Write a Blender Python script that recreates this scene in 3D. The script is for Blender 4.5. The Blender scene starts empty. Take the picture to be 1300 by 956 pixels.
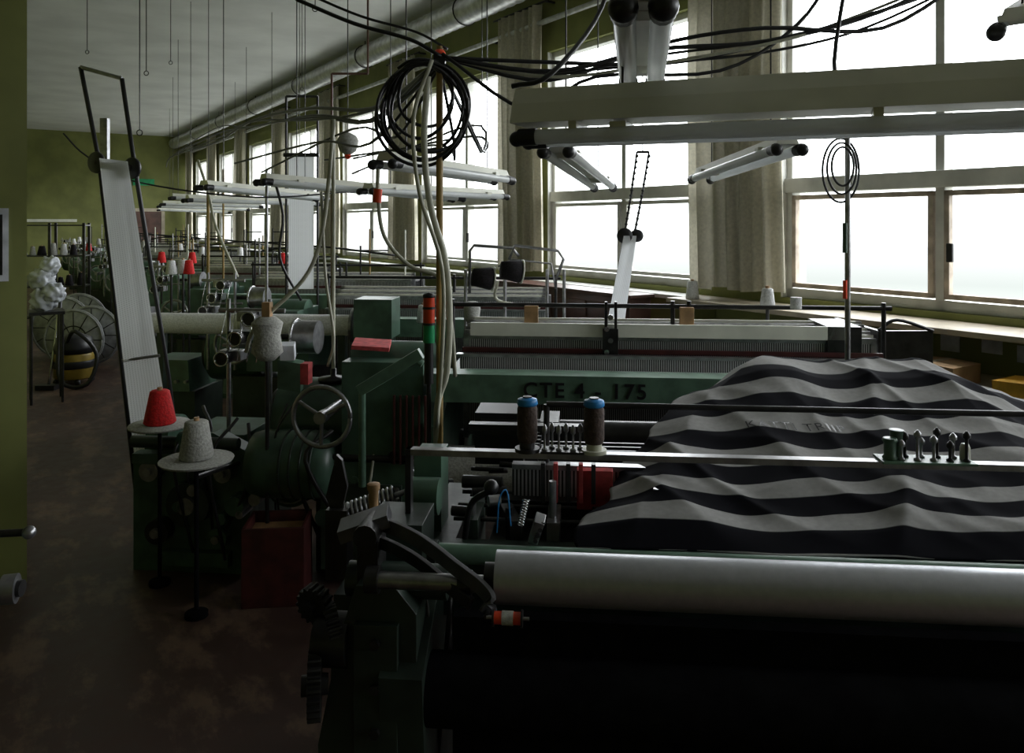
import bpy, bmesh, math, random
from mathutils import Vector, Matrix, Euler, noise
from mathutils.bvhtree import BVHTree
random.seed(7)
R = random.uniform
scene = bpy.context.scene
try:
    scene.view_settings.view_transform = 'Standard'
    scene.view_settings.look = 'None'
except Exception: pass

# ---------------------------------------------------------------- materials
def mat(name, col, rough=0.6, metal=0.0, scale=8.0, amt=0.25, bump=0.0, spec=0.5, col2=None, trans=0.0):
    m = bpy.data.materials.new(name); m.use_nodes = True
    nt = m.node_tree; b = nt.nodes['Principled BSDF']
    b.inputs['Roughness'].default_value = rough
    b.inputs['Metallic'].default_value = metal
    b.inputs['Specular IOR Level'].default_value = spec
    tc = nt.nodes.new('ShaderNodeTexCoord'); nz = nt.nodes.new('ShaderNodeTexNoise')
    nz.inputs['Scale'].default_value = scale; nz.inputs['Detail'].default_value = 4
    nt.links.new(tc.outputs['Object'], nz.inputs['Vector'])
    rp = nt.nodes.new('ShaderNodeValToRGB')
    c2 = col2 if col2 else tuple(c*(1-amt) for c in col)
    c1 = col if col2 else tuple(min(1, c*(1+amt)) for c in col)
    rp.color_ramp.elements[0].position = 0.35; rp.color_ramp.elements[1].position = 0.65
    rp.color_ramp.elements[0].color = (*c2, 1); rp.color_ramp.elements[1].color = (*c1, 1)
    nt.links.new(nz.outputs['Fac'], rp.inputs['Fac'])
    nt.links.new(rp.outputs['Color'], b.inputs['Base Color'])
    if bump > 0:
        bp = nt.nodes.new('ShaderNodeBump'); bp.inputs['Strength'].default_value = bump
        bp.inputs['Distance'].default_value = 0.01
        nt.links.new(nz.outputs['Fac'], bp.inputs['Height']); nt.links.new(bp.outputs['Normal'], b.inputs['Normal'])
    if trans > 0:
        tr = nt.nodes.new('ShaderNodeBsdfTranslucent'); mx = nt.nodes.new('ShaderNodeMixShader')
        mx.inputs['Fac'].default_value = trans
        nt.links.new(rp.outputs['Color'], tr.inputs['Color'])
        out = nt.nodes['Material Output']
        nt.links.new(b.outputs[0], mx.inputs[1]); nt.links.new(tr.outputs[0], mx.inputs[2])
        nt.links.new(mx.outputs[0], out.inputs['Surface'])
    return m

def stripes_mat(name, ca, cb, freq, axis='X', duty=0.5, rough=0.6, metal=0.0, coord='Object', soft=0.05, spec=0.5):
    m = bpy.data.materials.new(name); m.use_nodes = True
    nt = m.node_tree; b = nt.nodes['Principled BSDF']
    b.inputs['Roughness'].default_value = rough; b.inputs['Metallic'].default_value = metal
    b.inputs['Specular IOR Level'].default_value = spec
    tc = nt.nodes.new('ShaderNodeTexCoord'); sp = nt.nodes.new('ShaderNodeSeparateXYZ')
    nt.links.new(tc.outputs[coord], sp.inputs[0])
    mu = nt.nodes.new('ShaderNodeMath'); mu.operation = 'MULTIPLY'; mu.inputs[1].default_value = freq
    nt.links.new(sp.outputs[axis], mu.inputs[0])
    fr = nt.nodes.new('ShaderNodeMath'); fr.operation = 'FRACT'; nt.links.new(mu.outputs[0], fr.inputs[0])
    rp = nt.nodes.new('ShaderNodeValToRGB'); e = rp.color_ramp.elements
    e[0].position = duty-soft; e[1].position = duty+soft
    e[0].color = (*ca, 1); e[1].color = (*cb, 1)
    nt.links.new(fr.outputs[0], rp.inputs['Fac'])
    nz = nt.nodes.new('ShaderNodeTexNoise'); nz.inputs['Scale'].default_value = 60
    nt.links.new(tc.outputs['Object'], nz.inputs['Vector'])
    mx = nt.nodes.new('ShaderNodeMixRGB'); mx.blend_type = 'MULTIPLY'; mx.inputs['Fac'].default_value = 0.35
    nt.links.new(rp.outputs['Color'], mx.inputs['Color1']); nt.links.new(nz.outputs['Fac'], mx.inputs['Color2'])
    nt.links.new(mx.outputs[0], b.inputs['Base Color'])
    return m

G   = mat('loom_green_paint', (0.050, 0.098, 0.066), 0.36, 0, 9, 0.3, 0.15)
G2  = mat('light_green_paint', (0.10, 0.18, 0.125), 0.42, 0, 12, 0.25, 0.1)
GD  = mat('dark_green_paint', (0.018, 0.030, 0.022), 0.42, 0, 7, 0.45, 0.3)  # much darker copy of the loom green, tone varies at random
BK  = mat('black_rubber', (0.010, 0.010, 0.011), 0.4, 0, 20, 0.3)
BM  = mat('matt_black', (0.006, 0.006, 0.007), 0.95, 0, 20, 0.3, spec=0.05)  # almost no reflection; darkness of the low parts is put into this colour
DK  = mat('oily_dark_steel', (0.026, 0.025, 0.025), 0.35, 0.5, 15, 0.4, 0.2)
ST  = mat('worn_steel', (0.30, 0.30, 0.31), 0.32, 0.9, 25, 0.25, 0.05)
CH  = mat('bright_steel', (0.55, 0.55, 0.56), 0.2, 1.0, 30, 0.1)
SR  = mat('brushed_roller_steel', (0.42, 0.43, 0.45), 0.40, 0.85, 60, 0.06, 0.0)
GP  = mat('galvanised_plate', (0.30, 0.31, 0.32), 0.55, 0.2, 14, 0.2)
WH  = mat('white_enamel', (0.72, 0.72, 0.63), 0.4, 0, 5, 0.1)
TU  = mat('fluorescent_tube_sleeve', (0.82, 0.84, 0.84), 0.15, 0, 5, 0.05, trans=0.45)
YW  = mat('white_yarn', (0.62, 0.62, 0.62), 0.85, 0, 90, 0.15, 0.4)
YG  = mat('grey_yarn', (0.34, 0.34, 0.31), 0.9, 0, 90, 0.2, 0.4)
YR  = mat('red_yarn', (0.60, 0.012, 0.012), 0.8, 0, 90, 0.2, 0.4)
YK  = mat('dark_yarn', (0.016, 0.014, 0.016), 0.85, 0, 90, 0.3, 0.2, spec=0.2)
YB  = mat('brown_yarn', (0.045, 0.026, 0.018), 0.8, 0, 90, 0.3, 0.4)
BL  = mat('blue_plastic', (0.02, 0.22, 0.55), 0.4)
CR  = mat('cream_hose_plastic', (0.42, 0.42, 0.33), 0.45, 0, 15, 0.15)
MU  = mat('mustard_pole_paint', (0.26, 0.17, 0.045), 0.5, 0, 10, 0.25)
WD  = mat('raw_wood', (0.32, 0.19, 0.085), 0.6, 0, 14, 0.3)
RD  = mat('maroon_box_paint', (0.060, 0.012, 0.011), 0.5, 0, 12, 0.35)
RB  = mat('red_fabric', (0.42, 0.05, 0.05), 0.8, 0, 30, 0.3)
RL  = mat('red_lamp_plastic', (0.75, 0.06, 0.015), 0.3)
GL  = mat('green_lamp_plastic', (0.01, 0.33, 0.12), 0.3)
OL  = mat('olive_wall_paint', (0.19, 0.205, 0.06), 0.7, 0, 2.2, 0.16, 0.1)
CE  = mat('ceiling_whitewash', (0.68, 0.69, 0.68), 0.85, 0, 1.4, 0.08)
FR  = mat('window_frame_paint', (0.62, 0.62, 0.58), 0.5, 0, 6, 0.12)
FB  = mat('aged_brown_sash', (0.42, 0.35, 0.28), 0.6, 0, 9, 0.3)
CU  = mat('curtain_linen', (0.52, 0.49, 0.39), 0.9, 0, 40, 0.1, 0.2, trans=0.22)
SL  = mat('sill_board', (0.46, 0.40, 0.30), 0.5, 0, 5, 0.2)
BR  = mat('dark_brown_veneer', (0.10, 0.045, 0.032), 0.4, 0, 5, 0.3)
CB  = mat('cardboard', (0.48, 0.31, 0.17), 0.8, 0, 10, 0.15)
OY  = mat('orange_yellow_card', (0.75, 0.40, 0.04), 0.6)
YE  = mat('yellow_plastic', (0.30, 0.21, 0.03), 0.4)
PL  = mat('white_plastic_bag', (0.42, 0.44, 0.47), 0.35, 0, 12, 0.2, 0.6)
PA  = mat('paper', (0.6, 0.62, 0.66), 0.7)
DU  = mat('galvanised_duct', (0.55, 0.56, 0.56), 0.38, 0.7, 12, 0.2)
GLS = mat('jar_glass', (0.5, 0.55, 0.55), 0.08, 0, 5, 0.1, spec=0.8, trans=0.5)
REED = stripes_mat('reed_wires', (0.55,0.55,0.56), (0.04,0.04,0.04), 90, 'X', 0.5, 0.35, 0.5)
WARP = stripes_mat('white_warp_threads', (0.62,0.62,0.62), (0.34,0.34,0.34), 70, 'X', 0.7, 0.8, 0, soft=0.2)
DWARP = stripes_mat('dark_warp_threads', (0.05,0.05,0.055), (0.012,0.012,0.012), 50, 'X', 0.5, 0.7, 0, soft=0.2)
CLOTH = stripes_mat('striped_linen', (0.009,0.009,0.012), (0.36,0.355,0.345), 6.5, 'Y', 0.52, 0.95, 0, 'UV', 0.012, 0.04)
# perforated card paper
PERF = bpy.data.materials.new('perforated_card_paper'); PERF.use_nodes = True
nt = PERF.node_tree; b = nt.nodes['Principled BSDF']; b.inputs['Roughness'].default_value = 0.7
tc = nt.nodes.new('ShaderNodeTexCoord'); vo = nt.nodes.new('ShaderNodeTexVoronoi')
vo.inputs['Scale'].default_value = 1.0; vo.inputs['Randomness'].default_value = 0.0
mp = nt.nodes.new('ShaderNodeMapping'); mp.inputs['Scale'].default_value = (13, 150, 1)
nt.links.new(tc.outputs['UV'], mp.inputs[0]); nt.links.new(mp.outputs[0], vo.inputs['Vector'])
rp = nt.nodes.new('ShaderNodeValToRGB'); e = rp.color_ramp.elements
e[0].position = 0.14; e[1].position = 0.24; e[0].color = (0.48,0.49,0.50,1); e[1].color = (0.88,0.90,0.92,1)
nt.links.new(vo.outputs['Distance'], rp.inputs[0]); nt.links.new(rp.outputs[0], b.inputs['Base Color'])
tr = nt.nodes.new('ShaderNodeBsdfTranslucent'); mx = nt.nodes.new('ShaderNodeMixShader'); mx.inputs[0].default_value = 0.4
nt.links.new(rp.outputs[0], tr.inputs[0]); nt.links.new(b.outputs[0], mx.inputs[1]); nt.links.new(tr.outputs[0], mx.inputs[2])
nt.links.new(mx.outputs[0], nt.nodes['Material Output'].inputs['Surface'])
# floor
FL = bpy.data.materials.new('worn_floor'); FL.use_nodes = True
nt = FL.node_tree; b = nt.nodes['Principled BSDF']
tc = nt.nodes.new('ShaderNodeTexCoord'); n1 = nt.nodes.new('ShaderNodeTexNoise'); n2 = nt.nodes.new('ShaderNodeTexNoise')
n1.inputs['Scale'].default_value = 2.6; n1.inputs['Detail'].default_value = 10; n1.inputs['Roughness'].default_value = 0.68
n2.inputs['Scale'].default_value = 14; n2.inputs['Detail'].default_value = 8
mp = nt.nodes.new('ShaderNodeMapping'); mp.inputs['Scale'].default_value = (1.6, 0.8, 1)
nt.links.new(tc.outputs['Object'], mp.inputs[0]); nt.links.new(mp.outputs[0], n1.inputs[0]); nt.links.new(tc.outputs['Object'], n2.inputs[0])
rp = nt.nodes.new('ShaderNodeValToRGB'); e = rp.color_ramp.elements
e[0].position = 0.50; e[0].color = (0.085,0.046,0.038,1); e[1].position = 0.60; e[1].color = (0.20,0.125,0.085,1)
nt.links.new(n1.outputs[0], rp.inputs[0])
mx = nt.nodes.new('ShaderNodeMixRGB'); mx.blend_type = 'MULTIPLY'; mx.inputs[0].default_value = 0.6
nt.links.new(rp.outputs[0], mx.inputs[1]); nt.links.new(n2.outputs[0], mx.inputs[2]); nt.links.new(mx.outputs[0], b.inputs['Base Color'])
rr = nt.nodes.new('ShaderNodeMapRange'); rr.inputs[3].default_value = 0.32; rr.inputs[4].default_value = 0.65
nt.links.new(n2.outputs[0], rr.inputs[0]); nt.links.new(rr.outputs[0], b.inputs['Roughness'])
bp = nt.nodes.new('ShaderNodeBump'); bp.inputs['Strength'].default_value = 0.15
nt.links.new(n2.outputs[0], bp.inputs['Height']); nt.links.new(bp.outputs[0], b.inputs['Normal'])

# ---------------------------------------------------------------- builder
def crom(pts, k=5):
    P = [Vector(p) for p in pts]
    if len(P) < 3: return P
    out = []
    Q = [P[0]*2-P[1]] + P + [P[-1]*2-P[-2]]
    for i in range(1, len(Q)-2):
        a, b_, c, d = Q[i-1], Q[i], Q[i+1], Q[i+2]
        for j in range(k):
            t = j/k
            out.append(0.5*((2*b_)+(c-a)*t+(2*a-5*b_+4*c-d)*t*t+(3*b_-a-3*c+d)*t**3))
    out.append(P[-1]); return out

class B:
    def __init__(s, name, loc=(0,0,0), yaw=0.0):
        s.name = name; s.loc = loc; s.yaw = yaw; s.bm = bmesh.new(); s.mats = []
        s.uv = s.bm.loops.layers.uv.new('UVMap')
    def mi(s, m):
        if m not in s.mats: s.mats.append(m)
        return s.mats.index(m)
    def add(s, vs, fs, m, smooth=False, uvs=None):
        V = [s.bm.verts.new(v) for v in vs]; k = s.mi(m)
        for f in fs:
            try: F = s.bm.faces.new([V[i] for i in f])
            except ValueError: continue
            F.material_index = k; F.smooth = smooth
            if uvs:
                for l, i in zip(F.loops, f): l[s.uv].uv = uvs[i]
    def box(s, x0, x1, y0, y1, z0, z1, m, rot=None, taper=None):
        c = Vector(((x0+x1)/2, (y0+y1)/2, (z0+z1)/2)); h = Vector((abs(x1-x0)/2, abs(y1-y0)/2, abs(z1-z0)/2))
        M = Euler(rot).to_matrix() if rot else Matrix.Identity(3)
        vs = []
        for dz in (-1, 1):
            k = (taper if (taper and dz == 1) else 1)
            for dx, dy in ((-1,-1),(1,-1),(1,1),(-1,1)):
                vs.append(c + M @ Vector((dx*h.x*k, dy*h.y*k, dz*h.z)))
        s.add(vs, [(3,2,1,0),(4,5,6,7),(0,1,5,4),(1,2,6,5),(2,3,7,6),(3,0,4,7)], m)
    def frame(s, a, b_):
        d = (Vector(b_)-Vector(a)).normalized()
        up = Vector((0,0,1)) if abs(d.z) < 0.95 else Vector((1,0,0))
        x = d.cross(up).normalized(); return d, x, x.cross(d).normalized()
    def cyl(s, a, b_, r, m, r2=None, n=12):
        a, b_ = Vector(a), Vector(b_); d, x, y = s.frame(a, b_); r2 = r if r2 is None else r2
        vs = []
        for c, q in ((a, r), (b_, r2)):
            for i in range(n):
                t = 2*math.pi*i/n; vs.append(c+x*math.cos(t)*q+y*math.sin(t)*q)
        s.add(vs, [(i, (i+1)%n, n+(i+1)%n, n+i) for i in range(n)], m, True)
        s.add(vs[:n], [tuple(range(n))[::-1]], m); s.add(vs[n:], [tuple(range(n))], m)
    def tube(s, pts, r, m, n=6, k=5, sm=True):
        P = crom(pts, k) if sm else [Vector(p) for p in pts]
        vs = []; x = None
        for i, p in enumerate(P):
            d = (P[min(i+1, len(P)-1)]-P[max(i-1, 0)])
            d = d.normalized() if d.length > 1e-9 else Vector((0,0,1))
            if x is None:
                up = Vector((0,0,1)) if abs(d.z) < 0.9 else Vector((1,0,0)); x = d.cross(up).normalized()
            else:
                x = (x - d*x.dot(d)).normalized()
            y = d.cross(x)
            for j in range(n):
                t = 2*math.pi*j/n; vs.append(p+x*math.cos(t)*r+y*math.sin(t)*r)
        fs = [(i*n+j, i*n+(j+1)%n, (i+1)*n+(j+1)%n, (i+1)*n+j) for i in range(len(P)-1) for j in range(n)]
        fs += [tuple(range(n))[::-1], tuple(range((len(P)-1)*n, len(P)*n))]
        s.add(vs, fs, m, True)
    def lathe(s, prof, o, m, axis=(0,0,1), n=20):
        o = Vector(o); d, x, y = s.frame((0,0,0), axis); vs = []
        for r, z in prof:
            for i in range(n):
                t = 2*math.pi*i/n; vs.append(o+d*z+(x*math.cos(t)+y*math.sin(t))*max(r, 1e-4))
        fs = [(i*n+j, i*n+(j+1)%n, (i+1)*n+(j+1)%n, (i+1)*n+j) for i in range(len(prof)-1) for j in range(n)]
        fs += [tuple(range(n))[::-1], tuple(range((len(prof)-1)*n, len(prof)*n))]
        s.add(vs, fs, m, True)
    def torus(s, c, axis, Rr, r, m, n=28, k=6, a0=0, a1=2*math.pi):
        c = Vector(c); d, x, y = s.frame((0,0,0), axis)
        pts = [c+(x*math.cos(a0+(a1-a0)*i/n)+y*math.sin(a0+(a1-a0)*i/n))*Rr for i in range(n+1)]
        s.tube(pts, r, m, k, sm=False)
    def ball(s, c, r, m, sz=1.0, n=12):
        s.lathe([(r*math.sin(math.pi*i/8), -r*sz*math.cos(math.pi*i/8)) for i in range(9)], c, m, n=n)
    def prism(s, pts, y0, y1, m, plane='xz'):
        n = len(pts)
        f = (lambda p, w: (p[0], w, p[1])) if plane == 'xz' else (lambda p, w: (w, p[0], p[1]))
        vs = [f(p, y0) for p in pts]+[f(p, y1) for p in pts]
        s.add(vs, [tuple(range(n)), tuple(range(n, 2*n))[::-1]]+[(i, n+i, n+(i+1)%n, (i+1)%n) for i in range(n)], m)
    def wheel(s, c, axis, Rr, r, m, spokes=3, hub=0.03):
        c = Vector(c); d, x, y = s.frame((0,0,0), axis)
        s.torus(c, axis, Rr, r, m, 32, 8)
        s.cyl(c-d*0.03, c+d*0.03, hub, m, n=14)
        for i in range(spokes):
            t = 2*math.pi*i/spokes+0.5
            s.cyl(c, c+(x*math.cos(t)+y*math.sin(t))*Rr, r*0.8, m, n=8)
    def gear(s, c, axis, Rr, w, m, teeth=18):
        c = Vector(c); d, x, y = s.frame((0,0,0), axis); n = teeth*4; vs = []
        for sgn in (-1, 1):
            for i in range(n):
                t = 2*math.pi*i/n; q = Rr if i%4 < 2 else Rr*0.86
                vs.append(c+d*sgn*w/2+(x*math.cos(t)+y*math.sin(t))*q)
        s.add(vs, [(i, (i+1)%n, n+(i+1)%n, n+i) for i in range(n)]+[tuple(range(n))[::-1], tuple(range(n, 2*n))], m)
        s.cyl(c-d*w, c+d*w, Rr*0.3, m)
    def helix(s, a, b_, Rr, r, m, turns=10):
        a, b_ = Vector(a), Vector(b_); d, x, y = s.frame(a, b_); L = (b_-a).length; N = turns*12
        s.tube([a+d*L*i/N+(x*math.cos(2*math.pi*i/12)+y*math.sin(2*math.pi*i/12))*Rr for i in range(N+1)], r, m, 5, sm=False)
    def cone_yarn(s, o, h, m, rb=0.06, rt=0.035):
        o = Vector(o)
        s.lathe([(rb*0.9,0),(rb,0.008),(rt,h),(rt*0.8,h+0.006),(0.012,h+0.006)], o, m, n=20)
        s.cyl(o+Vector((0,0,h)), o+Vector((0,0,h+0.02)), 0.012, WD)
    def done(s, bevel=0.0):
        bmesh.ops.recalc_face_normals(s.bm, faces=s.bm.faces[:])
        me = bpy.data.meshes.new(s.name); s.bm.to_mesh(me); s.bm.free()
        for m in s.mats: me.materials.append(m)
        ob = bpy.data.objects.new(s.name, me); scene.collection.objects.link(ob)
        ob.location = s.loc; ob.rotation_euler = (0, 0, s.yaw)
        if bevel:
            md = ob.modifiers.new('bevel', 'BEVEL'); md.width = bevel; md.segments = 2
            md.limit_method = 'ANGLE'; md.angle_limit = math.radians(60); md.use_clamp_overlap = True
        return ob

# ---------------------------------------------------------------- room (frame rotated 33 deg: x=across, y=along windows)
RY = math.atan2(0.65, 1.0)
CH_Z = 4.45; NW = 5.03; W0, W1 = -5.0, 26.5; NL = -4.2
def room(name): return B(name, (0,0,0), RY)
o = room('floor'); o.box(NL-0.2, NW+0.3, W0-0.2, W1+0.2, -0.1, 0, FL); o.done()
o = room('ceiling'); o.box(NL-0.2, NW+0.3, W0-0.2, W1+0.2, CH_Z, CH_Z+0.1, CE)
o.done()
SILL, TOP = 1.18, 3.62
piers = [4.30+3.08*k for k in range(-3, 8)]
wr = room('wall_right')
wr.box(NW, NW+0.3, W0, W1, 0, SILL, OL); wr.box(NW, NW+0.3, W0, W1, TOP, CH_Z, OL)
edges = [W0]
for p in piers:
    edges += [max(W0, p-0.35), min(W1, p+0.35)]
edges.append(W1)
for i in range(1, len(edges)-1, 2):
    wr.box(NW, NW+0.3, edges[i], edges[i+1], SILL, TOP, OL)
wr.done()
o = room('wall_far'); o.box(-0.3, NW+0.3, W1, W1+0.2, 0, CH_Z, OL); o.done()
o = room('wall_left'); o.box(-0.12, 0.11, 4.5, W1, 0, CH_Z, OL); o.done()
o = room('wall_partition'); o.box(NL, -0.12, 4.5, 4.7, 0, CH_Z, OL); o.done()
o = room('wall_outer_left'); o.box(NL-0.2, NL, W0, 4.7, 0, CH_Z, OL); o.done()
o = room('wall_back'); o.box(NL-0.2, NW+0.3, W0-0.2, W0, 0, CH_Z, OL); o.done()
# windows
wi = 0
for i in range(0, len(edges)-1, 2):
    a, c = edges[i], edges[i+1]
    if c-a < 0.5: continue
    wi += 1
    w = room('window_%d' % wi)
    x0, x1 = NW+0.06, NW+0.16
    m1 = (a+c)/2
    w.box(NW+0.001, NW+0.29, a, a+0.012, SILL, TOP, FR); w.box(NW+0.001, NW+0.29, c-0.012, c, SILL, TOP, FR)
    w.box(x0, x1, a, a+0.06, SILL, TOP, FR); w.box(x0, x1, c-0.06, c, SILL, TOP, FR)
    w.box(x0, x1, a, c, SILL, SILL+0.07, FR); w.box(x0, x1, a, c, TOP-0.06, TOP, FR)
    w.box(x0-0.03, x1+0.03, a, c, 1.98, 2.09, FR)
    w.box(x0, x1, m1-0.03, m1+0.03, SILL, TOP, FR)
    near = wi <= 3
    FM = FB if near else FR
    for (s0, s1) in ((a+0.07, m1-0.035), (m1+0.035, c-0.07)):
        w.box(x0-0.02, x0+0.03, s0, s0+0.035, SILL+0.08, 1.96, FM); w.box(x0-0.02, x0+0.03, s1-0.035, s1, SILL+0.08, 1.96, FM)
        w.box(x0-0.02, x0+0.03, s0, s1, SILL+0.08, SILL+0.115, FM); w.box(x0-0.02, x0+0.03, s0, s1, 1.925, 1.96, FM)
    w.box(x0-0.04, x0-0.02, m1-0.10, m1-0.06, 1.5, 1.62, DK)
    w.done(0.004)
    L = bpy.data.lights.new('window_portal', 'AREA'); L.shape = 'RECTANGLE'; L.size = c-a; L.size_y = TOP-SILL
    L.cycles.is_portal = True
    lo = bpy.data.objects.new('window_portal', L); scene.collection.objects.link(lo)
    ang = RY; cx, cy = NW+0.22, (a+c)/2
    lo.location = (cx*math.cos(ang)-cy*math.sin(ang), cx*math.sin(ang)+cy*math.cos(ang), (SILL+TOP)/2)
    lo.rotation_euler = (math.radians(90), 0, ang+math.radians(90))
# sill board
o = room('trim_sill'); o.box(4.60, NW-0.001, W0+0.05, 4.75, 1.10, 1.135, SL)
o.box(4.80, NW-0.001, 4.75, W1-0.05, 1.10, 1.135, FR)
for yy in [-3, -1, 1.2, 3.4, 4.6]: o.box(4.66, NW-0.001, yy, yy+0.04, 0.95, 1.10, OL)
o.done(0.004)
# curtains
for k, p in enumerate(piers):
    if p < 0: continue
    c = room('curtain')
    nU, nV = 90, 12; vs = []; hw = 0.45 if k != 3 else 0.47
    for j in range(nV+1):
        v = j/nV; z = 4.12-(4.12-1.22)*v
        for i in range(nU+1):
            u = i/nU
            amp = 0.030+0.016*v
            x = NW-0.13 + amp*math.sin(u*2*math.pi*7+0.6*math.sin(v*3+k)+0.9*math.sin(u*9+k))+0.018*math.sin(u*19+k*2+v*2)
            y = p-hw*(1+0.03*math.sin(v*4+k)) + 2*hw*u
            vs.append((x, y, z+0.01*math.sin(u*12)*v))
    fs = [(j*(nU+1)+i, j*(nU+1)+i+1, (j+1)*(nU+1)+i+1, (j+1)*(nU+1)+i) for j in range(nV) for i in range(nU)]
    c.add(vs, fs, CU, True)
    c.cyl((NW-0.13, p-0.55, 4.13), (NW-0.13, p+0.55, 4.13), 0.012, DK)
    c.box(NW-0.13, NW-0.001, p-0.5, p-0.48, 4.12, 4.14, DK); c.box(NW-0.13, NW-0.001, p+0.48, p+0.5, 4.12, 4.14, DK)
    c.done()
# spiral duct and pipe
o = room('ventilation_duct')
prof = []
N = 700
for i in range(N+1):
    z = (W1-W0-0.4)*i/N
    prof.append((0.155+(0.007 if i%4 == 0 else 0), z))
o.lathe(prof, (4.55, W0+0.2, 4.22), DU, (0,1,0), 20)
for yy in range(-4, 26, 3):
    o.torus((4.55, yy, 4.22), (0,1,0), 0.166, 0.008, DK, 20)
    o.cyl((4.55, yy, 4.38), (4.55, yy, CH_Z), 0.008, DK)
o.done()
o = room('wall_pipe')
o.cyl((4.92, W0+0.1, 3.92), (4.92, W1-0.1, 3.92), 0.03, DU)
for yy in range(-4, 26, 3): o.box(4.92, NW-0.001, yy, yy+0.04, 3.90, 3.94, DK)
o.done()
o = room('heating_pipe')
o.cyl((4.88, 5.0, 0.25), (4.88, W1-0.1, 0.25), 0.03, OL)
for yy in range(6, 26, 3): o.box(4.88, NW-0.001, yy, yy+0.04, 0.23, 0.27, DK)
o.done()

# ---------------------------------------------------------------- looms
def end_casting(o, x, y0, y1, h, m, t=0.09):
    L = y1-y0
    o.prism([(y0,0),(y0+0.22*L,0),(y0+0.3*L,0.22),(y0+0.62*L,0.22),(y0+0.72*L,0),(y1,0),(y1,0.12),(y1-0.08*L,0.5*h),
             (y1-0.1*L,h*0.9),(y1-0.25*L,h),(y0+0.2*L,h),(y0+0.02*L,h*0.85),(y0+0.06*L,0.4*h)], x, x+t, m, 'yz')
    o.box(x-0.02, x+t+0.02, y0+0.0, y0+0.2*L, 0, 0.05, m); o.box(x-0.02, x+t+0.02, y1-0.24*L, y1, 0, 0.05, m)
    o.cyl((x-0.03, y0+0.4*L, h*0.6), (x+t+0.03, y0+0.4*L, h*0.6), 0.07, DK, n=16)

def loom(loc, yaw, W=2.3, warp=YW, detail=1, hood=G, name='projectile_loom', beam=True, short=False):
    """local x: 0..W weaving width, left drive end at x<0, y: 0 front .. 1.5 back"""
    o = B(name, loc, yaw)
    end_casting(o, -0.12, -0.1, 1.45, 0.92, G); end_casting(o, W, -0.1, 1.45, 0.92, G)
    o.box(-0.1, W+0.05, -0.07, 0.07, 0.90, 1.035, G2)
    o.cyl((-0.02, 0.05, 0.55), (W+0.0, 0.05, 0.55), 0.11, YG if warp is YW else YK, n=20)
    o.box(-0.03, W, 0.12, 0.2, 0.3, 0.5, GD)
    o.box(0.02, W-0.02, 0.07, 0.30, 0.985, 0.995, WARP if warp is YW else DWARP)
    o.box(0.0, W-0.02, 0.30, 0.33, 0.98, 1.055, REED)
    o.box(-0.02, W, 0.29, 0.34, 1.055, 1.07, ST); o.box(-0.02, W, 0.27, 0.36, 0.93, 0.98, ST)
    for i in range(6):
        y = 0.42+i*0.045; z = 1.13+0.012*i
        o.box(0.0, W-0.02, y, y+0.012, z, z+0.03, WH if i%2 else ST)
        o.box(0.0, W-0.02, y, y+0.012, 0.62, 0.65, ST)
        o.box(0.0, W-0.02, y+0.003, y+0.009, 0.65, z, REED if i in (0, 5) else WARP)
        for xx in (0.0, W-0.05): o.box(xx, xx+0.03, y, y+0.012, 0.6, z+0.03, ST)
    o.box(0, W, 0.385, 0.40, 1.065, 1.09, RD)
    o.cyl((0, 1.0, 1.08), (W, 1.0, 1.08), 0.05, ST, n=16)
    o.box(0.02, W-0.02, 0.7, 1.0, 1.115, 1.125, WARP if warp is YW else DWARP)
    if beam:
        o.cyl((0.08, 1.28, 0.68), (W-0.08, 1.28, 0.68), 0.27, warp, n=28)
        for xx in (0.05, W-0.08):
            o.lathe([(0.05,-0.015),(0.36,-0.012),(0.37,0),(0.36,0.012),(0.05,0.015)], (xx, 1.28, 0.68), ST, (1,0,0), 28)
        o.cyl((-0.06, 1.28, 0.68), (W+0.06, 1.28, 0.68), 0.04, ST)
    o.cyl((-0.1, 0.55, 1.30), (W+0.1, 0.55, 1.30), 0.012, DK)
    for xx in (-0.08, W*0.52, W*0.56, W+0.06): o.cyl((xx, 0.55, 0.9), (xx, 0.55, 1.33), 0.012, DK)
    # drive end
    o.box(-0.52, -0.12, -0.05, 0.42, 0.62, 1.08, hood); o.cyl((-0.52, 0.19, 1.03), (-0.12, 0.19, 1.03), 0.12, hood, n=20)
    o.cyl((-0.95, 0.35, 0.70), (-0.5, 0.35, 0.70), 0.22, hood, n=24); o.cyl((-1.0, 0.35, 0.70), (-0.94, 0.35, 0.70), 0.16, DK, n=24)
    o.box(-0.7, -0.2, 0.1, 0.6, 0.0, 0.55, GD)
    o.wheel((-0.58, -0.16, 0.84), (0.05,1,0), 0.14, 0.012, ST, 3)
    o.cyl((-0.58, -0.16, 0.84), (-0.58, 0.1, 0.84), 0.025, ST)
    if not short:
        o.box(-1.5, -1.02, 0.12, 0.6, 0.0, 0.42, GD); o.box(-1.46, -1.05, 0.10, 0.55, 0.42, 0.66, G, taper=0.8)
        for i in range(5): o.cyl((-1.4+i*0.08, 0.08, 0.5), (-1.4+i*0.08, 0.13, 0.5), 0.014, ST, n=8)
        o.cyl((-1.56, 0.3, 0.35), (-1.5, 0.3, 0.35), 0.09, DK)
    return o

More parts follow.
